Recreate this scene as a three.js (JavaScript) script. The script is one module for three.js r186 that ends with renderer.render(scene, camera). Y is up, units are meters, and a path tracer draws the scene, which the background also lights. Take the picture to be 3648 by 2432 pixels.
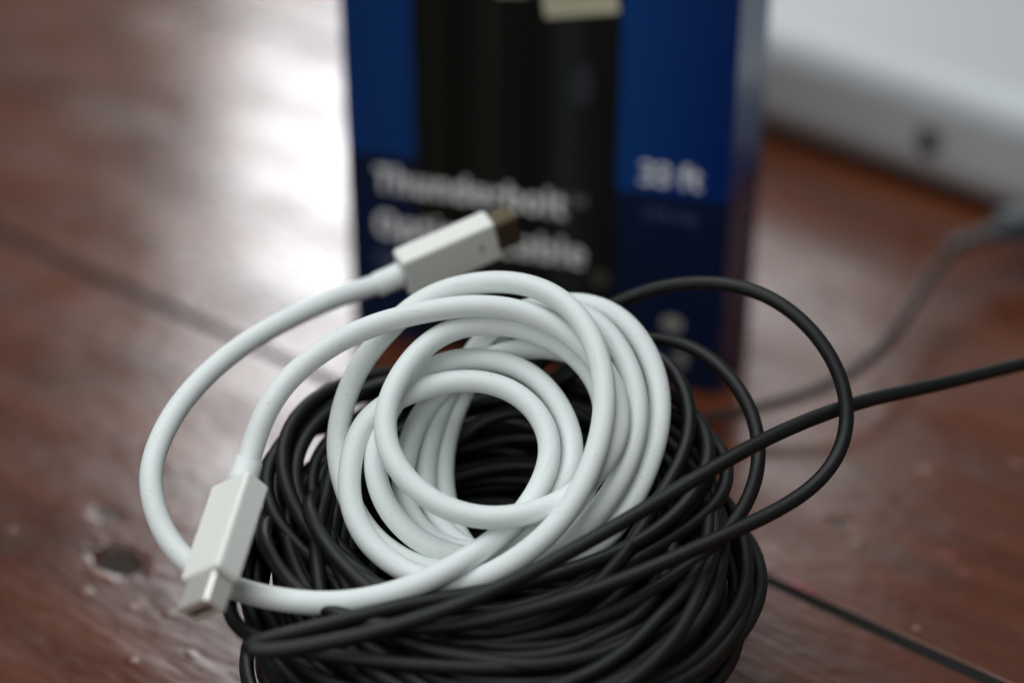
import * as THREE from 'three';
import { RoundedBoxGeometry } from 'three/addons/geometries/RoundedBoxGeometry.js';
import { mergeGeometries } from 'three/addons/utils/BufferGeometryUtils.js';
import { ImprovedNoise } from 'three/addons/math/ImprovedNoise.js';
import { RectAreaLightUniformsLib } from 'three/addons/lights/RectAreaLightUniformsLib.js';
import { Brush, Evaluator, SUBTRACTION } from 'three-bvh-csg';

// ---------- camera, light, exposure (metres; the origin lies on the floor under the coils) ----------
const scene = new THREE.Scene();
const camera = new THREE.PerspectiveCamera(21.15, 1024 / 682, 0.02, 30);
camera.position.set(0, 0.24, 0.317);
camera.rotation.x = -THREE.MathUtils.degToRad(26.7);
camera.focus = 0.3655;
camera.userData.fStop = 4.3;
const renderer = new THREE.WebGLRenderer({ antialias: true });
renderer.toneMapping = THREE.LinearToneMapping;
renderer.toneMappingExposure = 1;
renderer.shadowMap.enabled = true;
RectAreaLightUniformsLib.init();
scene.background = new THREE.Color(0.11, 0.12, 0.12);           // the even, dim light of the rest of the room
const LIGHTS = [
  { at: [-0.215, 0.885, -2.55], to: [-0.05, 0, -0.3], w: 0.46, h: 0.36, power: 12, color: [0.97, 0.985, 1.0], label: 'low bright window glaring on the floor left of the blue box' },
  { at: [-0.27, 1.44, -2.55], to: [-0.05, 0, -0.2], w: 0.58, h: 0.66, power: 8.5, color: [0.97, 0.985, 1.0], label: 'paler window above the low bright one, its sheen across the left floor seam' },
  { at: [0.44, 1.2, -2.55], to: [0.05, 0, -0.2], w: 0.36, h: 0.85, power: 2.0, color: [1.0, 0.97, 0.97], label: 'narrow dim window beside the bright one, shining on the floor right of the box' },
  { at: [-0.9, 1.5, 2.3], to: [0, 0.05, 0], w: 1.6, h: 1.3, power: 2.3, color: [0.95, 0.99, 0.985], label: 'added wide fill light behind the camera, lighting the front of the box and plugs' },  // added fill, only built like a window; it brightens the fronts
  { at: [-0.5, 2.4, -0.1], to: [0, 0, 0], w: 2.6, h: 2.2, power: 2.45, color: [0.945, 0.985, 0.99], label: 'added broad soft fill light high above the cables', kind: 'fill_panel' },  // unseen overhead panel, added for soft light from above
];
const mm = (p) => new THREE.Vector3(p[0], p[1], p[2]).multiplyScalar(0.001);
let seed = 7;
const rnd = () => { seed = (seed * 16807) % 2147483647; return seed / 2147483647; };
const noise = new ImprovedNoise();

function tag(o, label, category, group) { o.userData = { label, category }; if (group) o.userData.group = group; return o; }
function mesh(name, geometry, material, parent = scene) {
  const m = new THREE.Mesh(geometry, material);
  m.name = name; m.castShadow = true; m.receiveShadow = true;
  parent.add(m);
  return m;
}
function group(name, at = [0, 0, 0]) { const g = new THREE.Group(); g.name = name; g.position.set(...at); scene.add(g); return g; }
function dataTexture(n, fill, srgb) {
  const data = new Uint8Array(n * n * 4);
  for (let y = 0; y < n; y++) for (let x = 0; x < n; x++) {
    const c = fill(x / n, y / n), o = (y * n + x) * 4;
    for (let k = 0; k < 3; k++) data[o + k] = Math.max(0, Math.min(255, Math.round(255 * c[k])));
    data[o + 3] = 255;
  }
  const t = new THREE.DataTexture(data, n, n);
  t.magFilter = THREE.LinearFilter; t.wrapS = t.wrapT = THREE.RepeatWrapping;
  if (srgb) t.colorSpace = THREE.SRGBColorSpace;
  t.needsUpdate = true;
  return t;
}

// ---------- the windows of the room and the added fill lights ----------
const glow = new THREE.MeshStandardMaterial({ color: 0x222222, emissive: 0xf4f8ff, emissiveIntensity: 0.5 });
const paint = new THREE.MeshStandardMaterial({ color: 0xe8e8e4, roughness: 0.5 });
for (const L of LIGHTS) {
  const w = tag(group(L.kind ?? 'window', L.at), L.label, L.kind ?? 'window');
  w.lookAt(...L.to);
  mesh('pane', new THREE.BoxGeometry(L.w, L.h, 0.004), glow, w);
  const bars = [];
  for (const s of [-1, 1]) {
    bars.push(new THREE.BoxGeometry(0.06, L.h + 0.12, 0.05).translate(s * (L.w / 2 + 0.03), 0, 0));
    bars.push(new THREE.BoxGeometry(L.w, 0.06, 0.05).translate(0, s * (L.h / 2 + 0.03), 0));
  }
  mesh('frame', mergeGeometries(bars), paint, w);
  const lamp = new THREE.RectAreaLight(new THREE.Color(...L.color), L.power, L.w, L.h);
  lamp.name = 'area_light';
  lamp.position.set(0, 0, 0.01); lamp.rotation.y = Math.PI;        // an area light shines along its -z
  w.add(lamp);
}

// ---------- the wooden floor ----------
const ANGLE = THREE.MathUtils.degToRad(41.7), ALONG = new THREE.Vector3(Math.cos(ANGLE), 0, Math.sin(ANGLE)), ACROSS = new THREE.Vector3(Math.sin(ANGLE), 0, -Math.cos(ANGLE));
const SIZE = 1.2;                                                  // metres that one repeat of the wood covers
const fbm = (x, y, z, n = 3) => { let s = 0, a = 1, f = 1; for (let i = 0; i < n; i++) { s += a * noise.noise(x * f, y * f, z + 9 * i); a *= 0.5; f *= 2.03; } return s; };
const place = (u, v) => [u * SIZE - SIZE / 2, v * SIZE - 0.3];     // texture -> (along, across)
const alongOf = (x, z) => x * ALONG.x + z * ALONG.z, acrossOf = (x, z) => x * ACROSS.x + z * ACROSS.z;
// places where the floor is pitted, chipped or spotted with paint: x, z, half-lengths along and across, kind
const MARKS = [
  [-0.0930, -0.0450, 0.0070, 0.0044, 'hole'], [-0.1002, -0.0658, 0.0042, 0.0026, 'dent'], [0.0661, -0.0338, 0.005, 0.0022, 'red'], [0.1028, -0.0484, 0.0022, 0.0016, 'pink'], [0.105, -0.040, 0.0018, 0.0013, 'pink'], [-0.0972, -0.0402, 0.0030, 0.0012, 'chip'], [-0.0945, -0.0382, 0.0022, 0.0009, 'chip'],
  [0.0823, -0.0533, 0.0016, 0.0012, 'chip'], [0.0936, -0.205, 0.0018, 0.0016, 'chip'], [0.1, -0.117, 0.0016, 0.0014, 'chip'], [0.08, -0.062, 0.0026, 0.0018, 'dent'], [0.106, -0.087, 0.002, 0.0016, 'chip'],
  [-0.0867, -0.026, 0.0013, 0.001, 'chip'], [-0.078, -0.0235, 0.001, 0.0008, 'chip'], [-0.0985, -0.0325, 0.0016, 0.0011, 'chip'], [-0.083, -0.006, 0.0009, 0.0007, 'chip'], [-0.0705, -0.0085, 0.001, 0.0006, 'chip'],
  [-0.122, -0.0585, 0.0015, 0.001, 'chip'], [-0.125, -0.025, 0.0013, 0.0009, 'chip'], [-0.085, -0.112, 0.0024, 0.0012, 'chip'], [0.13, -0.09, 0.002, 0.0014, 'chip'], [0.09, -0.018, 0.0012, 0.0008, 'chip'],
].map(([x, z, a, b, kind]) => [alongOf(x, z), acrossOf(x, z), a, b, kind]);
function marked(a, s, size = 1) {                                 // strongest mark at a point: [strength, kind]
  let best = [0, ''];
  for (const [ma, ms, ra, rs, kind] of MARKS) {
    const dx = (a - ma) / (ra * size), dy = (s - ms) / (rs * size);
    if (Math.abs(dx) > 2 || Math.abs(dy) > 2) continue;
    const r = Math.hypot(dx, dy) * (1 + 0.35 * noise.noise(a * 500, s * 500, 3)), k = 1 - THREE.MathUtils.smoothstep(r, 0.7, 1.15);
    if (k > best[0]) best = [k, kind];
  }
  return best;
}
const TINT = { hole: [0.15, 0.125, 0.09], dent: [0.2, 0.17, 0.13], red: [0.46, 0.11, 0.14], pink: [0.46, 0.22, 0.25], chip: [0.62, 0.55, 0.5] };
const woodColor = dataTexture(1536, (u, v) => {
  const [a, s] = place(u, v);
  const streak = fbm(a * 9, s * 90, 1, 4), broad = fbm(a * 7, s * 16, 5, 2), fine = noise.noise(a * 60, s * 900, 2), worn = fbm(a * 30, s * 38, 8, 3);
  let t = 0.47 + 0.30 * streak + 0.26 * broad + 0.1 * fine;
  t = Math.max(0, Math.min(1, t));
  const c = [0.25 + 0.19 * t, 0.122 + 0.112 * t, 0.07 + 0.07 * t];
  const grey = 0.3 * THREE.MathUtils.smoothstep(worn, 0.1, 0.7);
  for (let k = 0; k < 3; k++) c[k] += (0.25 - c[k]) * grey;
  const [m, kind] = marked(a, s);
  if (m) for (let k = 0; k < 3; k++) c[k] += (TINT[kind][k] - c[k]) * m * (kind === 'chip' ? 0.6 : 0.9);
  return c;
}, true);
const woodBump = dataTexture(1536, (u, v) => {
  const [a, s] = place(u, v);
  let h = 0.62 + 0.16 * fbm(a * 13, s * 34, 11, 3) + 0.05 * noise.noise(a * 90, s * 420, 4) + 0.05 * fbm(a * 160, s * 190, 6, 2);
  const [m, kind] = marked(a, s, 1.3);
  if (m && kind !== 'red' && kind !== 'pink') h -= m * (kind === 'hole' ? 0.5 : kind === 'dent' ? 0.22 : -0.14);
  return [h, h, h];
});
const woodRough = dataTexture(1024, (u, v) => {
  const [a, s] = place(u, v);
  const [m, kind] = marked(a, s, 1.1);
  const r = 0.235 + 0.10 * fbm(a * 24, s * 40, 21, 3) + 0.05 * noise.noise(a * 120, s * 500, 14) + (kind === 'hole' ? 0.6 * m : 0);
  return [r, r, r];
});
const woods = [[1, 1, 1], [0.9, 0.84, 0.82], [1.06, 1.02, 1]].map((c) => new THREE.MeshPhysicalMaterial({
  color: new THREE.Color(...c), map: woodColor, bumpMap: woodBump, bumpScale: 0.0007, roughnessMap: woodRough, roughness: 1, ior: 1.5, clearcoat: 0.0 }));
const joint = new THREE.MeshStandardMaterial({ color: 0x0c0b09, roughness: 1 });
const floor = group('floor');
floor.userData.kind = 'structure';
const GAP = 0.0037, PLANK = 0.211, THICK = 0.014;
for (let i = -4; i <= 6; i++) {
  const s0 = 0.0675 + i * PLANK + GAP / 2, s1 = s0 + PLANK - GAP, b = 0.0004;
  const outline = new THREE.Shape();                               // (across, up)
  outline.moveTo(s0, -THICK); outline.lineTo(s1, -THICK); outline.lineTo(s1, -b); outline.quadraticCurveTo(s1, -0.0002, s1 - b, 0); outline.lineTo(s0 + b, 0); outline.quadraticCurveTo(s0, -0.0002, s0, -b); outline.closePath();
  const g = new THREE.ExtrudeGeometry(outline, { depth: 3.6, bevelEnabled: false, curveSegments: 5, steps: 1 });
  const p = g.attributes.position, uv = g.attributes.uv;
  for (let k = 0; k < p.count; k++) {
    const s = p.getX(k), y = p.getY(k), a = p.getZ(k) - 2.4;
    p.setXYZ(k, s * ACROSS.x + a * ALONG.x, y, s * ACROSS.z + a * ALONG.z);
    uv.setXY(k, (a + SIZE / 2) / SIZE, (s + 0.3) / SIZE);
  }
  g.computeVertexNormals();
  let wood = g;
  for (const [ma, ms, ra, rs, kind] of MARKS) {                    // a deep pit is cut out of its plank
    if (kind !== 'hole' || ms < s0 || ms > s1) continue;
    const ball = new THREE.SphereGeometry(1, 40, 24), bp = ball.attributes.position, bu = ball.attributes.uv;
    for (let k = 0; k < bp.count; k++) {
      const wob = 1 + 0.16 * noise.noise(bp.getX(k) * 1.7, bp.getZ(k) * 1.7, 5), a = ma + bp.getX(k) * ra * 1.15 * wob, s = ms + bp.getZ(k) * rs * 1.15 * wob;
      bu.setXY(k, (a + SIZE / 2) / SIZE, (s + 0.3) / SIZE);
      bp.setXYZ(k, s * ACROSS.x + a * ALONG.x, bp.getY(k) * 0.0036 + 0.0012, s * ACROSS.z + a * ALONG.z);
    }
    ball.index.array.reverse();                                    // the across-along frame is left-handed
    ball.computeVertexNormals();
    const ev = new Evaluator(); ev.attributes = ['position', 'normal', 'uv']; ev.useGroups = false;
    const A = new Brush(wood), B = new Brush(ball); A.updateMatrixWorld(); B.updateMatrixWorld();
    wood = ev.evaluate(A, B, SUBTRACTION).geometry;
  }
  mesh('plank', wood, woods[(i + 8) % 3], floor);
}
for (let i = -4; i <= 6; i++) {                                   // dirt packed in the joints
  const s = 0.0675 + i * PLANK, j = mesh('joint', new THREE.BoxGeometry(3.6, 0.004, GAP).translate(-0.6, -0.0024, 0), joint, floor);
  j.position.set(s * ACROSS.x, 0, s * ACROSS.z); j.rotation.y = -ANGLE;
}
const under = mesh('underfloor', new THREE.BoxGeometry(4, 0.01, 4).translate(0, -THICK - 0.007, -0.8), new THREE.MeshStandardMaterial({ color: 0x060504, roughness: 1 }), floor);

// ---------- cables ----------
// a smooth tube of constant thickness through measured points (millimetres)
function cable(points, radius, { closed = false, soften = 2.2, sides = 20, step = 0.0011, ends = true } = {}) {
  const rough = new THREE.CatmullRomCurve3(points.map(mm), closed, 'centripetal');
  const n = Math.max(12, Math.round(rough.getLength() / 0.001));
  rough.arcLengthDivisions = n * 2;
  let p = rough.getSpacedPoints(n);
  const reach = Math.round(soften * 2);
  const at = (q, i) => closed ? q[((i % n) + n) % n] : q[Math.max(0, Math.min(n, i))];
  for (let pass = 0; pass < 3; pass++) {
    p = p.map((_, i) => {
      const r = closed ? reach : Math.min(reach, i, n - i), s = new THREE.Vector3();
      for (let k = -r; k <= r; k++) s.add(at(p, i + k));
      return s.multiplyScalar(1 / (2 * r + 1));
    });
  }
  if (closed) p.pop();
  const curve = new THREE.CatmullRomCurve3(p.filter((_, i) => i % 3 === 0 || i === p.length - 1), closed, 'centripetal');
  const g = new THREE.TubeGeometry(curve, Math.round(curve.getLength() / step), radius, sides, closed);
  if (closed || !ends) return g;
  const caps = [0, 1].map((t) => {
    const c = new THREE.SphereGeometry(radius, sides, 6), o = curve.getPointAt(t);
    return c.translate(o.x, o.y, o.z);
  });
  return mergeGeometries([g, ...caps]);
}
const speck = dataTexture(256, (u, v) => { const h = 0.5 + 0.5 * (rnd() - 0.5); return [h, h, h]; });
speck.repeat.set(60, 3);
const scuffs = (() => {                                            // faint dirt and rub marks on white jacket, 11 cm of cable per repeat
  const c = document.createElement('canvas'); c.width = 2048; c.height = 256;
  const x = c.getContext('2d'); x.fillStyle = '#fff'; x.fillRect(0, 0, 2048, 256);
  for (let i = 0; i < 150; i++) { x.fillStyle = `rgba(70,66,58,${0.05 + 0.22 * rnd() ** 3})`; x.beginPath(); x.ellipse(rnd() * 2048, rnd() * 256, 1 + 3 * rnd(), 1 + 2 * rnd(), rnd() * 3, 0, 7); x.fill(); }
  for (let i = 0; i < 34; i++) { x.strokeStyle = `rgba(96,92,80,${0.04 + 0.08 * rnd()})`; x.lineWidth = 1 + 3 * rnd(); const px = rnd() * 2048, py = rnd() * 256; x.beginPath(); x.moveTo(px, py); x.quadraticCurveTo(px + 30, py + 10 * (rnd() - 0.5), px + 40 + 90 * rnd(), py + 30 * (rnd() - 0.5)); x.stroke(); }
  const t = new THREE.CanvasTexture(c); t.colorSpace = THREE.SRGBColorSpace; t.wrapS = t.wrapT = THREE.RepeatWrapping; t.magFilter = THREE.LinearFilter; t.repeat.set(12, 1); return t;
})();
const whitePlastic = new THREE.MeshPhysicalMaterial({ color: new THREE.Color(0.82, 0.862, 0.848), map: scuffs, roughness: 0.5, ior: 1.45 });
const whiteGloss = new THREE.MeshPhysicalMaterial({ color: new THREE.Color(0.87, 0.87, 0.82), roughness: 0.3, ior: 1.5 });
const blackPlastic = new THREE.MeshPhysicalMaterial({ color: new THREE.Color(0.0062, 0.0072, 0.0069), roughness: 0.42, ior: 1.5, specularIntensity: 0.7, bumpMap: speck, bumpScale: 0.00003 });
const steel = new THREE.MeshStandardMaterial({ color: new THREE.Color(0.76, 0.745, 0.68), metalness: 0.6, roughness: 0.45 });
const shadedSteel = new THREE.MeshStandardMaterial({ color: new THREE.Color(0.115, 0.09, 0.05), metalness: 0.7, roughness: 0.55 });  // same plug metal, its dark reflection put into the colour
const gold = new THREE.MeshStandardMaterial({ color: new THREE.Color(0.85, 0.62, 0.28), metalness: 1, roughness: 0.3 });
const dark = new THREE.MeshStandardMaterial({ color: 0x0b0b0b, roughness: 0.7 });
const print = new THREE.MeshStandardMaterial({ color: 0xa3a7a5, roughness: 0.6 });

const WHITE = [
  ...[[-52.1, 57.3, 13.9], [-51.7, 58.3, 11.1], [-51.1, 59.5, 7.9], [-49, 66.2, 4.5], [-43.7, 71.5, -3.4], [-34.2, 75.8, -10.7], [-25.8, 77.5, -15.2], [-9.4, 79.2, -19], [0.8, 78.3, -19.4], [9.6, 75.3, -17.6], [16.2, 71.2, -13.4], [20.4, 67.2, -8.5], [22.1, 63.1, -4.1], [21.1, 58.8, 1.2], [18.6, 55.7, 5.3], [16.6, 55.2, 6.1], [13.1, 51.9, 9.7], [4.9, 50.7, 14.3], [-4.2, 49.9, 16], [-14.6, 51.8, 13.8], [-22, 55.9, 8.7], [-25.2, 59.9, 3.6], [-25.7, 63.3, -0.8], [-23.6, 67.8, -6.3], [-19.2, 71.9, -12.7], [-13.8, 74.1, -17.7], [-8, 74.8, -19.9], [2.3, 73.6, -20.4], [11.1, 70.2, -18.5], [17, 65.2, -15.3], [19.5, 59.7, -10.2], [17.6, 53.4, -3.6], [10.8, 43.3, 6.6], [-2.1, 39, 9.9], [-12.7, 38, 8.8], [-20.3, 41.4, 3.6], [-22.9, 46, -2.7], [-21.3, 51.7, -9.4], [-20.1, 55.1, -13.7], [-15, 59.6, -19.1]],
  ...[[-6.7, 64, -23.6], [0.8, 66.3, -25.3], [8.3, 66.7, -25.1], [16.7, 65.2, -22.1], [24.8, 60.8, -15.5], [26.3, 55.6, -8.6], [22.5, 47.4, 0.7], [13.7, 41.1, 6.8], [0.8, 36.7, 9.5], [-9.3, 36.6, 6.7], [-15.9, 39.7, -0.2], [-18.4, 44.4, -6.6], [-17.4, 49.7, -12.9], [-15.7, 54.5, -17.8], [-11.2, 60.8, -23.8], [-5.2, 68.2, -28.6], [0.8, 74, -27.8], [8.2, 75.9, -25.7], [14.1, 75.9, -23.7], [19.9, 73, -19.3], [24.1, 67.9, -13.4], [25.8, 62.7, -7.8], [24.9, 57.5, -2.3], [22.2, 52.3, 3.3], [19, 48.9, 7], [14.4, 44.3, 9.8], [7.9, 37.7, 12], [-2.1, 33.9, 10.4], [-9.4, 34.9, 3.6], [-12.8, 38.1, -2.8], [-14.5, 42.8, -9.2], [-14.2, 48.2, -15.5], [-12.8, 52.6, -20], [-8.3, 59.7, -26], [-2.2, 66.9, -31.3], [5.4, 73.1, -30.9], [12.8, 75.2, -29], [20.2, 74.9, -26.7], [26.9, 70.2, -21.2], [30.2, 63.9, -14.7]],
  ...[[30.6, 59.7, -10.2], [29.2, 54.5, -4.7], [27.4, 51.1, -1], [24, 46.2, 4.2], [18.8, 40.9, 9.2], [10.7, 37.9, 13.3], [2.2, 37, 15], [-7.7, 39.4, 13], [-13.1, 39.7, 13], [-19.1, 42.3, 11.3], [-25.2, 46.9, 7], [-27.7, 52.2, 2], [-27.8, 56.3, -2.7], [-24.6, 61, -10.2], [-21.3, 63.9, -15.3], [-14.9, 66.2, -19], [-6.6, 66.7, -20.3], [3.2, 65, -17.8], [9.9, 60.3, -11.5], [12.7, 55.1, -4.7], [12.5, 52.4, -1.1], [10, 49.2, 3.1], [5.6, 45.3, 8.1], [0.2, 41.7, 12], [-6.3, 38.7, 14.5], [-13.3, 37.1, 15.6], [-20.2, 38.2, 13.6], [-27.2, 40.8, 9.8], [-32.6, 45.7, 3.3], [-35.6, 52.3, -3.8], [-35.9, 55.4, -7.1], [-34.7, 59.9, -11.1], [-32.7, 65, -15.8], [-28.6, 70.2, -18.5], [-23.9, 74.7, -20.7], [-19.6, 78, -23.5], [-11.9, 80.8, -24.7], [-2.1, 82.4, -24.3], [5.2, 82.3, -21.6], [11, 80.7, -17.7]],
  ...[[15.2, 77.4, -12.6], [17.8, 72.7, -6.6], [18.6, 68, -1], [17.8, 63, 4.5], [15.7, 58.4, 9.4], [14.8, 57.1, 10.8], [11.6, 52.4, 15.3], [6, 47.5, 19.3], [-1.2, 42.8, 21.7], [-8.9, 39, 22.2], [-15.1, 38.1, 20.6], [-21.6, 39.5, 17.8], [-28.5, 42.8, 13.6], [-32.1, 47.7, 8.3], [-32.8, 53.1, 2.4], [-32.1, 55.4, -0.1], [-30.2, 60.2, -5.7], [-24.8, 62.4, -8.9], [-18.2, 64.4, -11.6], [-8, 65.5, -12.9], [0.2, 64.1, -11.3], [5.7, 60.8, -7], [8.3, 56.5, -1.2], [7.6, 54, 2.3], [4.4, 49.9, 8.1], [0.2, 46.5, 12.7], [-6.2, 44.4, 18.4], [-13, 42.8, 23.6], [-21.1, 41, 27.3], [-30.5, 39.9, 29.4], [-36.4, 39.7, 29.6], [-44.7, 40, 28.5], [-51.8, 40.2, 26.1], [-57.6, 40.8, 23.2], [-64.3, 42.8, 18.7], [-69, 46.8, 13.6], [-71.5, 51.9, 8], [-72.1, 55.5, 4.1], [-71.8, 55, 3.2], [-70.3, 58.7, -3.6]],
  ...[[-66.6, 62, -12.7], [-61.2, 64.9, -21.1], [-54.2, 67.3, -29], [-47.3, 68.5, -35.6], [-40.2, 69.4, -41.9], [-34.3, 69.9, -46.4], [-32.1, 68.9, -48.5], [-28.1, 70.2, -50.1], [-25.4, 71, -51.1]],
];
const whiteCable = tag(group('white_cable'), 'thick white cable coiled on the black pile, a square white plug at both ends', 'cable');
mesh('cord', cable(WHITE, 0.0023, { sides: 28 }), whitePlastic, whiteCable);

// a plug: its frame has x across, y up, z towards the tip; the hood starts at z = 0
function plug(at, axis, across, parent, metal, reach) {
  const g = new THREE.Group(); g.name = 'plug';
  const z = new THREE.Vector3(...axis), x = new THREE.Vector3(...across), y = new THREE.Vector3().crossVectors(z, x);
  g.matrixAutoUpdate = true;
  g.position.copy(mm(at)); g.quaternion.setFromRotationMatrix(new THREE.Matrix4().makeBasis(x, y, z));
  parent.add(g);
  const L = 0.0228, Wd = 0.0106, T = 0.0062;
  const ev = new Evaluator(); ev.attributes = ['position', 'normal', 'uv'];
  const body = new Brush(new RoundedBoxGeometry(Wd, T, L, 6, 0.001).translate(0, 0, L / 2)); body.updateMatrixWorld();
  const slot = new Brush(new RoundedBoxGeometry(Wd - 0.0020, T - 0.0014, 0.0046, 3, 0.0004).translate(0, 0, L)); slot.updateMatrixWorld();
  mesh('hood', ev.evaluate(body, slot, SUBTRACTION).geometry, whiteGloss, g);
  // strain relief: a sleeve with a rounded lip
  const lip = [[0.0000, -0.0062], [0.00262, -0.0062], [0.00276, -0.006], [0.00284, -0.001], [0.0029, 0.0006], [0, 0.0006]].map(([r, h]) => new THREE.Vector2(r, h));
  mesh('boot', new THREE.LatheGeometry(lip, 32).rotateX(Math.PI / 2), whitePlastic, g);
  // metal shell: a tube with two chamfered corners, open at the tip
  const shell = (w, h, c, up = 0) => { const s = new THREE.Shape(); [[-1, -1, 0, 0], [1, -1, 0, 0], [1, 1, 0, -c], [1, 1, -c, 0], [-1, 1, c, 0], [-1, 1, 0, -c]].forEach(([x, y, dx, dy], i) => s[i ? 'lineTo' : 'moveTo'](x * w / 2 + dx, y * h / 2 + dy + up)); s.closePath(); return s; };
  const outer = shell(0.0077, 0.0044, 0.0005), hole = shell(0.0066, 0.0021, 0.0006, -0.0002);
  outer.holes.push(new THREE.Path(hole.getPoints().reverse()));
  mesh('connector', new THREE.ExtrudeGeometry(outer, { depth: reach + 0.0022, bevelEnabled: true, bevelSize: 0.00015, bevelThickness: 0.00015, bevelSegments: 2 }).translate(0, 0, L - 0.0022), metal, g);
  mesh('tongue', new THREE.BoxGeometry(0.006, 0.0007, reach + 0.001).translate(0, -0.0007, L + reach / 2 - 0.001), dark, g);
  const pins = [];
  for (let i = 0; i < 10; i++) pins.push(new THREE.BoxGeometry(0.0003, 0.00022, reach).translate((i - 4.5) * 0.00058, -0.00025, L + reach / 2 - 0.0004));
  mesh('contacts', mergeGeometries(pins), gold, g);
  return { g, L, T };
}
plug([-52.3, 56.9, 14.8], [-0.1538, -0.3446, 0.9261], [0.7645, 0.5523, 0.3325], whiteCable, steel, 0.0064);
const rear = plug([-24.5, 71.3, -51.5], [0.8965, 0.2782, -0.3448], [-0.1862, 0.9428, 0.2766], whiteCable, shadedSteel, 0.0052);
{ // the small grey lightning mark pressed on the rear plug
  const s = new THREE.Shape(); [[0.1, 1], [-0.5, -0.15], [-0.05, -0.15], [-0.2, -1], [0.5, 0.2], [0.05, 0.2]].forEach(([x, y], i) => i ? s.lineTo(x, y) : s.moveTo(x, y)); s.closePath();
  mesh('printed_mark', new THREE.ExtrudeGeometry(s, { depth: 0.00003, bevelEnabled: false }).scale(0.0017, 0.0017, 1).rotateZ(-Math.PI / 2).rotateX(-Math.PI / 2).translate(0, rear.T / 2, 0.0185), print, rear.g);
}

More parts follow.
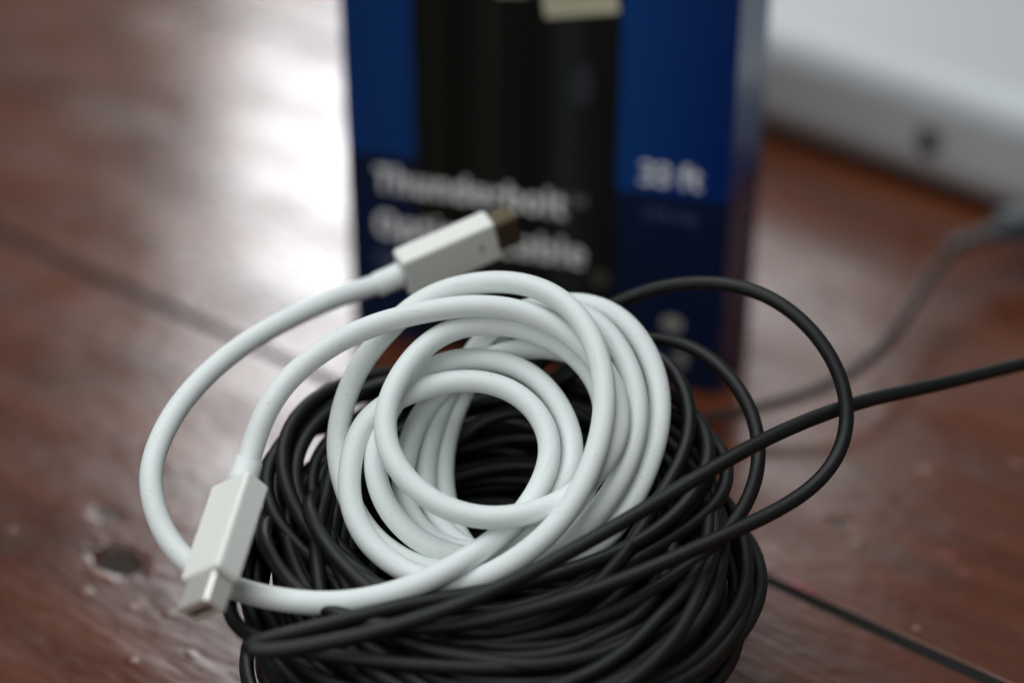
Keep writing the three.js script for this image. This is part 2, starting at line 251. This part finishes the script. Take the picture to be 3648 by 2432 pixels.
const whiteLine = new THREE.CatmullRomCurve3(WHITE.map(mm), false, 'centripetal').getSpacedPoints(700).map((p) => p.multiplyScalar(1000));
const BLACK = {
  front_lead: [[140.7, 54.3, -54.1], [111.4, 56.8, -36.3], [89.5, 58.3, -23.7], [68.7, 60.8, -10.4], [49.3, 60.3, 3.3], [35.7, 57.3, 12.6], [22.8, 53.2, 20.3], [10.2, 49.2, 26.8], [-2.1, 45.7, 33], [-14.2, 43.1, 37.7], [-26.1, 41.1, 40.9], [-37.9, 39.7, 43.3], [-46.6, 38.9, 44.3], [-51, 38.6, 44.4], [-52.8, 39, 43.7], [-52.2, 39.3, 42.4], [-49.4, 39, 40.9], [-43.2, 38.9, 39.2], [-33.8, 39.8, 36], [-19.5, 40.7, 31.1], [-8.8, 40.4, 27.8], [2, 40.6, 24.4], [13, 41.9, 20.4], [22.4, 43.3, 16.3], [31.7, 46.2, 10.4], [38.3, 50.2, 2.8], [41, 53.1, -4.3], [39.9, 55.3, -12.1], [35.2, 56.3, -21.6], [25.8, 54.8, -33.1], [8.6, 49.3, -40], [-9.6, 43.8, -39.5], [-25.8, 38.3, -32.1], [-37.5, 32.8, -19.4], [-43.2, 27.3, -3.4], [-42.2, 21.8, 13.1]],
  big_loop: [[-35.7, 25.4, 28.4], [-41.4, 30.9, 13.3], [-40.7, 36.4, -2.5], [-34.1, 41.9, -16.6], [-22.7, 47.4, -26.7], [-8.6, 52.9, -31.5], [6, 58.4, -30.4], [14.3, 68.4, -33.3], [22.5, 73.4, -33.5], [30.6, 77.6, -32.3], [38.6, 79.7, -30], [47.3, 80.5, -27], [55.4, 78.6, -22.7], [62.3, 73.9, -17], [66.9, 68.2, -10.7], [68.3, 61.7, -5.2], [66.2, 55.7, 1.1], [60.7, 51.9, 6.4], [52.3, 49.6, 12], [43.3, 48.3, 17.2], [35.4, 46.9, 21.2], [25.2, 44.6, 25.8], [12.6, 42.1, 30.3], [0.3, 40.6, 34.4], [-12.7, 39.2, 36.3], [-24.9, 38.6, 35.5], [-35.9, 39.2, 30.7], [-44, 41.5, 23.9], [-49, 45, 15.5], [-48.2, 39.5, -3.4], [-40.3, 34, -20.1], [-26.8, 28.5, -32], [-10.2, 23, -37.6], [6.8, 17.5, -36.3], [21.5, 12, -28.6]],
  second_loop: [[-35.6, 19.8, 28.5], [-41.4, 25.3, 13.4], [-40.9, 30.8, -2.5], [-34.3, 36.3, -16.7], [-23, 41.8, -27], [-8.7, 47.3, -31.9], [6, 52.8, -31], [18.1, 62.5, -32.5], [29, 67, -30.3], [36.9, 67.5, -26.1], [44.6, 64.4, -18.9], [49.3, 59.9, -12.2], [50.7, 54.7, -5.1], [49.5, 49.7, 1.9], [45.3, 45.5, 8.5], [39.7, 42.7, 14.4], [31.5, 40.2, 21.2], [21.2, 36.9, 27.4], [7.7, 35.2, 32.7], [-7.9, 33.9, 34.5], [-24.5, 34.2, 32.1], [-37.4, 36.1, 25.5], [-42.6, 30.6, 10.1], [-41.4, 25.1, -6.1], [-34, 19.6, -20.6], [-21.5, 14.1, -31], [-6, 8.6, -35.8], [10.2, 4, -34.1]],
  third_loop: [[-38.8, 23.8, 23.2], [-41.9, 29.3, 7.3], [-38.7, 34.8, -8], [-29.9, 40.3, -20.6], [-17.3, 45.8, -28.5], [-3.1, 51.3, -30.8], [10.6, 56.8, -27.4], [20.7, 64.3, -29], [29.7, 66.5, -26.7], [34.7, 63.5, -20.7], [37.2, 58.9, -13.9], [36.9, 55.3, -7.6], [33.7, 51.4, -1.2], [29.5, 48.4, 4.8], [25.7, 45.1, 10.9], [22.4, 43.2, 17.5], [17.9, 41.2, 23.5], [11.1, 38, 29], [2, 36.3, 33.3], [-6.2, 36, 34.6], [-16.1, 37.6, 32.6], [-27.1, 40.4, 26.7], [-35.2, 43.8, 18.3], [-41, 47.6, 8.5], [-39.6, 42.1, -7], [-32.2, 36.6, -20.9], [-19.9, 31.1, -30.9], [-4.5, 25.6, -35.3], [11.5, 20.1, -33.4], [25.6, 14.6, -25.3]],
  left_loop: [[37, 21.7, 17.5], [40.2, 27.2, 1.2], [36.5, 32.7, -15.5], [26.3, 38.2, -29.9], [10.8, 43.7, -39.5], [-7.7, 49.2, -42.3], [-26.3, 54.7, -37.5], [-37.1, 54.9, -30.9], [-43.7, 55, -22], [-47.6, 52.6, -14.1], [-47.9, 49.5, -6.9], [-45.9, 47.3, -0.2], [-42.2, 43.7, 7.2], [-36.9, 41, 14.1], [-30.2, 39.1, 19.6], [-22.3, 38.3, 24.4], [-11.3, 37.5, 28.2], [2, 36.3, 26.6], [15.6, 37.2, 20.5], [26.2, 38.4, 13.2], [29.1, 32.9, 1.3], [26.9, 27.4, -11.4], [19.4, 21.9, -22.9], [7.3, 16.4, -30.9], [-7.7, 10.9, -33.6], [-23.3, 5.4, -30]],
  left_strand: [[38.7, 20.1, 10.2], [38.7, 25.6, -6.4], [32.1, 31.1, -22.2], [19.4, 36.6, -34.5], [2.5, 42.1, -41], [-16.2, 47.6, -40.4], [-33.6, 53.1, -32.3], [-44, 51.1, -22.3], [-50.1, 48.6, -12.1], [-51.3, 46, -4.1], [-49.7, 43.8, 1.5], [-44.4, 40.6, 8.7], [-36.4, 38.4, 16.6], [-29.2, 37.6, 22.6], [-18.8, 35.4, 28.1], [-6.3, 34.3, 30.9], [7, 34.6, 28.5], [20.7, 35.7, 21.3], [27.4, 30.2, 11.6], [29.8, 24.7, -0.7], [26.9, 19.2, -13.8], [18.5, 13.7, -25.4], [5.5, 8.2, -33.1], [-10.4, 4, -35.1]],
  side_strand: [[37.8, 15.3, -4.9], [32.3, 20.8, -20.7], [20.5, 26.3, -33.5], [3.9, 31.8, -41.1], [-15, 37.3, -41.5], [-33.2, 42.8, -34.2], [-47.5, 48.3, -19.8], [-52.7, 44.7, -7.9], [-52.9, 41, 2.9], [-49.9, 39.6, 10.3], [-44, 37.6, 18.1], [-36.5, 36.1, 25.5], [-26.9, 34.9, 31.7], [-14.4, 33.6, 36.8], [2, 32.8, 38.4], [18.5, 33.3, 33.7], [32.4, 34.6, 24.1], [37.4, 29.1, 9.2], [36.2, 23.6, -6.5], [28.9, 18.1, -20.7], [16.6, 12.6, -30.9], [1.2, 7.1, -35.6], [-15, 4, -33.9]],
  corner_strand: [[33.4, 8.3, -15.6], [23.2, 13.8, -28.6], [8.4, 19.3, -36.8], [-8.9, 24.8, -38.6], [-25.8, 30.3, -33.3], [-39.7, 35.8, -21.6], [-48.1, 41.3, -5], [-52.4, 40, 7.9], [-54.9, 38.7, 19.8], [-55.3, 36.9, 27.4], [-53.1, 36.1, 33.4], [-48.5, 36.1, 36.7], [-41.8, 36.2, 38.9], [-30.3, 35.3, 40.5], [-14.2, 34.5, 42], [1.9, 33.5, 41.4], [18.3, 33.6, 36.8], [31.2, 34.6, 28.5], [41.5, 36.4, 16.4], [41.8, 30.9, -1.3], [35.4, 25.4, -17.6], [23.2, 19.9, -29.8], [7.5, 14.4, -36.2], [-9.2, 8.9, -36], [-24.2, 4, -29.5]],
  low_strand: [[31.5, 7.5, -18.7], [20.4, 13, -31.1], [4.8, 18.5, -38.4], [-13, 24, -39], [-30.1, 29.5, -32.4], [-43.7, 35, -19.2], [-51.3, 40.5, -1.3], [-53.2, 37.1, 12.7], [-51.6, 34, 23.2], [-47.9, 31.5, 31.2], [-44, 29.1, 36.9], [-37, 26.9, 42.5], [-26.4, 24.6, 44.8], [-8.8, 19.1, 50.2], [9.1, 13.6, 48.4], [24.5, 8.1, 39.9], [35.2, 4, 26.3], [39.6, 4, 10.1], [37.4, 4, -6.3]],
  right_strand: [[-42.9, 19.8, 2], [-39.2, 25.3, -14], [-29.3, 30.8, -27.5], [-14.7, 36.3, -36.3], [2.5, 41.8, -38.7], [19.5, 47.3, -34.2], [33.6, 52.8, -23.2], [39.4, 52.5, -15.2], [41.5, 49.8, -8.2], [39.7, 46, -0.7], [34.8, 43.9, 5.9], [27.9, 41.8, 11.5], [19, 39.7, 18.2], [7.9, 37.6, 24.8], [-6.3, 36.1, 27.8], [-20.6, 35.7, 25.7], [-29.2, 30.2, 17.8], [-34.2, 24.7, 6.3], [-34.2, 19.2, -7.2], [-28.5, 13.7, -20.3], [-17.5, 8.2, -30.6], [-2.4, 4, -36]],
  right_strand2: [[-42.9, 17.2, 1.6], [-39.3, 22.7, -14.6], [-29.4, 28.2, -28.4], [-14.5, 33.7, -37.5], [3.1, 39.2, -40.1], [20.8, 44.7, -35.5], [35.7, 50.2, -24.1], [42.2, 50.8, -15.4], [45.4, 48.7, -6.5], [43.5, 45.7, 0.5], [37.7, 44.1, 7], [29.5, 42.6, 13.3], [18.9, 40, 20.2], [8.7, 37.8, 25.8], [-6.3, 35.1, 30.5], [-23, 34.6, 28.5], [-31.9, 29.1, 19.2], [-36.7, 23.6, 6.4], [-36, 18.1, -7.7], [-29.5, 12.6, -21], [-17.8, 7.1, -31.1], [-2.5, 4, -36]],
  rear_lead: [[27.6, 5, -95.9], [39.1, 5, -99.4], [53.3, 5, -105.2], [67.4, 7, -108.3], [79.3, 9, -111.8], [90, 11, -118], [100.4, 13, -129.3], [111, 14, -147.7], [120.5, 15, -166.8], [130.8, 15, -187], [138.9, 15, -198.2]],
  left_inner: [[37.3, 19.1, 16.6], [39.7, 24.6, 0.2], [35.4, 30.1, -16.1], [24.8, 35.6, -29.8], [9.4, 41.1, -38.4], [-8.5, 46.6, -40.4], [-26.2, 52.1, -35.1], [-37.7, 52.7, -25.3], [-43.7, 50.8, -15.4], [-45.5, 47.4, -7], [-42.1, 43.7, 3.8], [-34.4, 40.3, 14.5], [-24.9, 38.7, 22], [-17.6, 33.2, 31.4], [-6.4, 27.7, 37.4], [7.2, 22.2, 38.5], [20.8, 16.7, 34], [32.1, 11.2, 23.8], [38.8, 5.7, 9.3]],
  left_inner2: [[37.7, 15.8, 15.1], [39.4, 21.3, -1.3], [34.3, 26.8, -17.3], [23.3, 32.3, -30.4], [7.7, 37.8, -38.2], [-10.1, 43.3, -39.4], [-27.2, 48.8, -33.4], [-37.2, 48.1, -23], [-41.9, 45.9, -13], [-41.3, 42.8, -2.5], [-35.8, 39.3, 8.3], [-26.9, 37.6, 18.1], [-21.2, 32.1, 28.4], [-11.2, 26.6, 36.1], [1.9, 21.1, 39.4], [16, 15.6, 37], [28.7, 10.1, 28.8], [37.6, 4.6, 15.5]],
  left_outer: [[37.8, 16.5, 14.7], [40.1, 22, -1.8], [35.5, 27.5, -18.5], [24.3, 33, -32.6], [7.9, 38.5, -41.5], [-11.3, 44, -43.2], [-30.2, 49.5, -37.1], [-40.9, 50.3, -28.6], [-46.8, 48.5, -17.6], [-49.3, 44.7, -7.9], [-47.2, 41.8, 2.5], [-41, 39.2, 12.8], [-31.9, 37.2, 20.5], [-24.3, 31.7, 31.9], [-12.4, 26.2, 39.6], [2, 20.7, 42.1], [16.8, 15.2, 38.7], [29.4, 9.7, 29.5], [37.6, 4.2, 15.6]],
};
const blackCable = tag(group('black_cable'), 'long thin black cable wound in a loose pile under the white coil', 'cable');
for (const [kind, pts] of Object.entries(BLACK)) mesh('loop', cable(pts, 0.0015, { sides: 16, soften: kind === 'rear_lead' ? 1 : 3 }), blackPlastic, blackCable);
// the turns of the pile below: every turn wanders a little
for (let row = 0; row < 15; row++) for (let col = 0; col < (row > 11 ? 5 : 7); col++) {
  const slump = -1.1 * Math.max(0, 6 - row), r0 = 48.5 + slump - col * 3.25 - (row % 2) * 1.5 - (row > 10 ? 1.2 * (row - 10) : 0), y0 = 1.8 + row * 2.95, lean = row > 6 ? -0.035 * (row - 6) : 0, pts = [];
  const a = rnd() * 6.28, b = rnd() * 6.28, c = rnd() * 6.28, loose = col === 0 ? 1.9 : 1, e = (0.5 + rnd() * 1.5) * loose, f = (0.4 + rnd() * 1.2) * loose, ty = (rnd() - 0.5) * 0.05, tx = (rnd() - 0.5) * 0.05, ox = (rnd() - 0.5) * 2.2 + 0.3, oz = (rnd() - 0.5) * 2.2, h = rnd() * 100;
  for (let k = 0; k < 36; k++) {
    const t = (k / 36) * 2 * Math.PI, r = r0 + e * Math.cos(2 * t + a) + f * Math.cos(3 * t + b) + 1.5 * noise.noise(3 * Math.cos(t), 3 * Math.sin(t), h);
    const x = r * Math.cos(t), z = r * Math.sin(t);
    const px = x - 2 + ox, pz = z + 5 + oz;
    let py = y0 + tx * x + (ty + lean) * z + 1.1 * Math.cos(2 * t + c);
    for (const w of whiteLine) if (Math.hypot(w.x - px, w.z - pz) < 6 && py > w.y - 4.6) py = w.y - 4.6;   // the white coil presses the turns down
    pts.push([px, Math.max(1.6, py), pz]);
  }
  mesh('loop', cable(pts, 0.0015, { closed: true, sides: 12, soften: 1.5, step: 0.002 }), blackPlastic, blackCable);
}
{ // the far end of the black cable: a grey plug that lies near the white device
  const g = new THREE.Group(); g.name = 'plug'; blackCable.add(g);
  const a = mm(BLACK.rear_lead.at(-2)), b = mm(BLACK.rear_lead.at(-1)), dir = new THREE.Vector3(0.86, 0.06, -0.5).normalize();
  g.position.copy(b); g.quaternion.setFromUnitVectors(new THREE.Vector3(0, 0, 1), dir);
  const sleeve = [[0, -0.006], [0.0018, -0.006], [0.0022, 0.004], [0.0029, 0.016], [0.003, 0.0175], [0, 0.0175]].map(([r, h]) => new THREE.Vector2(r, h));
  const grey = new THREE.MeshPhysicalMaterial({ color: new THREE.Color(0.055, 0.065, 0.075), roughness: 0.4 });
  mesh('boot', new THREE.LatheGeometry(sleeve, 24).rotateX(Math.PI / 2), grey, g);
  mesh('hood', new RoundedBoxGeometry(0.0115, 0.0085, 0.03, 4, 0.0012).translate(0, 0, 0.032), grey, g);
}

// ---------- the box ----------
const BOX = { w: 0.1115, h: 0.172, d: 0.032 };
function boxFace(w, h, draw) {                                     // print of a face, drawn in millimetres with y up
  const k = 9, c = document.createElement('canvas'); c.width = Math.round(w * k); c.height = Math.round(h * k);
  const x = c.getContext('2d'); x.scale(k, k); draw(x, w, h);
  const t = new THREE.CanvasTexture(c); t.colorSpace = THREE.SRGBColorSpace; t.magFilter = THREE.LinearFilter; t.anisotropy = 8;
  return t;
}
const fw = BOX.w * 1000, fh = BOX.h * 1000, fd = BOX.d * 1000;
const frontPrint = boxFace(fw, fh, (x) => {
  const Y = (y) => fh - y, rect = (x0, y0, x1, y1, f) => { x.fillStyle = f; x.fillRect(x0, Y(y1), x1 - x0, y1 - y0); };
  x.translate(2, 0);
  rect(-2, 0, fw, fh, '#0b1c3a');
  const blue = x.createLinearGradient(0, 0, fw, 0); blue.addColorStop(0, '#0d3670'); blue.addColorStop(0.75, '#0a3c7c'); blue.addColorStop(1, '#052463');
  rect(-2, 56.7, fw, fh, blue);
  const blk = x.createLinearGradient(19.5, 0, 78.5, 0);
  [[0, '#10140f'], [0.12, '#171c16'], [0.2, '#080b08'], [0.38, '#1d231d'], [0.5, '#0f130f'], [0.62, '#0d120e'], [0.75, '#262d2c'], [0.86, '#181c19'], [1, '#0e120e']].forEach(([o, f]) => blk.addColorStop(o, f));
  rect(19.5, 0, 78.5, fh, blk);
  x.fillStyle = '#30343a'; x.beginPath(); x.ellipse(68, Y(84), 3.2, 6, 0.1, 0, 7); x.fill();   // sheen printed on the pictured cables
  // printed picture of two white plugs, cut by the top of the view
  x.fillStyle = '#cfcaae'; x.save(); x.translate(57.8, Y(100.8)); x.rotate(-0.17); x.fillRect(0, -13, 20.5, 12.6); x.fillStyle = '#8d8a74'; for (let i = 0; i < 4; i++) x.fillRect(1.5, -3.4 - i * 2.6, 17, 0.5); x.restore();
  x.fillStyle = '#a5a08a'; x.save(); x.translate(44, Y(104.5)); x.rotate(-0.1); x.fillRect(0, -12, 9, 11); x.restore();
  const text = (s, px, py, size, f, width, weight = '') => { x.fillStyle = f; x.font = `${weight} ${size}px sans-serif`; const m = x.measureText(s).width; x.save(); x.translate(px, Y(py)); x.scale(width / m, 1); x.fillText(s, 0, 0); x.restore(); };
  text('Thunderbolt', 6.8, 45.6, 9.9, '#ffffff', 57.5, 'bold');
  text('TM', 65.2, 50, 3.4, '#b0aea8', 4.6);
  text('Optical Cable', 6.2, 31.8, 9.9, '#ffffff', 64, 'bold');
  text('Câble optique', 6.6, 23.4, 5, '#8a92a4', 31);
  text('33 ft', 84.6, 59.2, 8.6, '#ffffff', 17.4, 'bold');
  text('(10 m)', 86.2, 49.6, 4.2, '#5a6a8c', 14.6);
  x.fillStyle = '#a8a49c'; x.beginPath(); x.ellipse(95.5, Y(19.4), 3, 2.2, 0, 0, 7); x.fill();
  x.fillStyle = '#8f8b86'; x.beginPath(); x.ellipse(98.4, Y(9.2), 1.8, 3, 0, 0, 7); x.fill();
  x.fillStyle = '#4a4a45'; x.beginPath(); x.ellipse(74.4, Y(29.4), 2.6, 2.2, 0, 0, 7); x.fill();
});
const sidePrint = boxFace(fd, fh, (x) => { x.fillStyle = '#0c2154'; x.fillRect(0, 0, fd, fh); x.fillStyle = '#164a96'; x.fillRect(0, 0, fd, fh - 56.7); x.fillStyle = '#8894a8'; for (let i = 0; i < 6; i++) x.fillRect(6, fh - 52 + i * 4, 22 - (i % 3) * 5, 0.9); });
const card = (map) => new THREE.MeshPhysicalMaterial({ map, roughness: 0.36, ior: 1.5, specularIntensity: 0.4 });
const retailBox = tag(group('cardboard_box', [0.0569, 0, -0.1264]), 'dark blue glossy retail box with a black panel and white print, standing behind the coils', 'box');
retailBox.rotation.y = -THREE.MathUtils.degToRad(21.5);            // its front turns a little to the left; the group sits at the near right bottom corner
{
  const t = 0.0006, navy = new THREE.MeshPhysicalMaterial({ color: 0x0a1a40, roughness: 0.35 });
  const panel = (name, w, h, m, x, y, z, ry, rx = 0) => { const o = mesh(name, new RoundedBoxGeometry(w, h, t, 2, 0.00028), m, retailBox); o.position.set(x, y, z); o.rotation.set(rx, ry, 0); return o; };
  const faceUv = (o, w, h) => { const p = o.geometry.attributes.position, uv = o.geometry.attributes.uv; for (let i = 0; i < p.count; i++) uv.setXY(i, p.getX(i) / w + 0.5, p.getY(i) / h + 0.5); };
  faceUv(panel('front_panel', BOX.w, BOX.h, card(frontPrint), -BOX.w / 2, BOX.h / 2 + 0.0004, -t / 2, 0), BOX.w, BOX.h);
  faceUv(panel('side_panel', BOX.d - 2 * t - 0.0002, BOX.h, new THREE.MeshPhysicalMaterial({ map: sidePrint, roughness: 0.24, ior: 1.5, specularIntensity: 0.75 }), -t / 2, BOX.h / 2 + 0.0004, -BOX.d / 2, Math.PI / 2), BOX.d, BOX.h);
  panel('side_panel', BOX.d - 2 * t - 0.0002, BOX.h, navy, -BOX.w + t / 2, BOX.h / 2 + 0.0004, -BOX.d / 2, -Math.PI / 2);
  panel('back_panel', BOX.w, BOX.h, navy, -BOX.w / 2, BOX.h / 2 + 0.0004, -BOX.d + t / 2, Math.PI);
  panel('top_flap', BOX.w - 2 * t - 0.0002, BOX.d - 2 * t - 0.0002, navy, -BOX.w / 2, BOX.h, -BOX.d / 2, 0, -Math.PI / 2);
}

// ---------- the white device at the right ----------
const device = tag(group('white_device', [0.0988, 0, -0.322]), 'white slab-shaped device with rounded edges and a dark socket, on the floor behind', 'electronic device');
device.rotation.y = -THREE.MathUtils.degToRad(48.7);               // +x runs along its near edge, -z away from it
{
  const shellWhite = new THREE.MeshPhysicalMaterial({ color: new THREE.Color(0.50, 0.52, 0.535), roughness: 0.42, metalness: 0.1, ior: 1.5 });
  mesh('case', new RoundedBoxGeometry(0.27, 0.040, 0.24, 10, 0.013).translate(0.05, 0.0225, -0.12), shellWhite, device);
  const footShape = new THREE.CylinderGeometry(0.008, 0.008, 0.0042, 20);
  for (const x of [-0.06, 0.16]) for (const z of [-0.03, -0.21]) mesh('foot', footShape, dark, device).position.set(x, 0.0021, z);
  mesh('socket', mergeGeometries([new THREE.CylinderGeometry(0.0046, 0.0046, 0.003, 28).rotateX(Math.PI / 2).translate(0.0665, 0.0205, -0.0004)]), dark, device);
}

renderer.render(scene, camera);
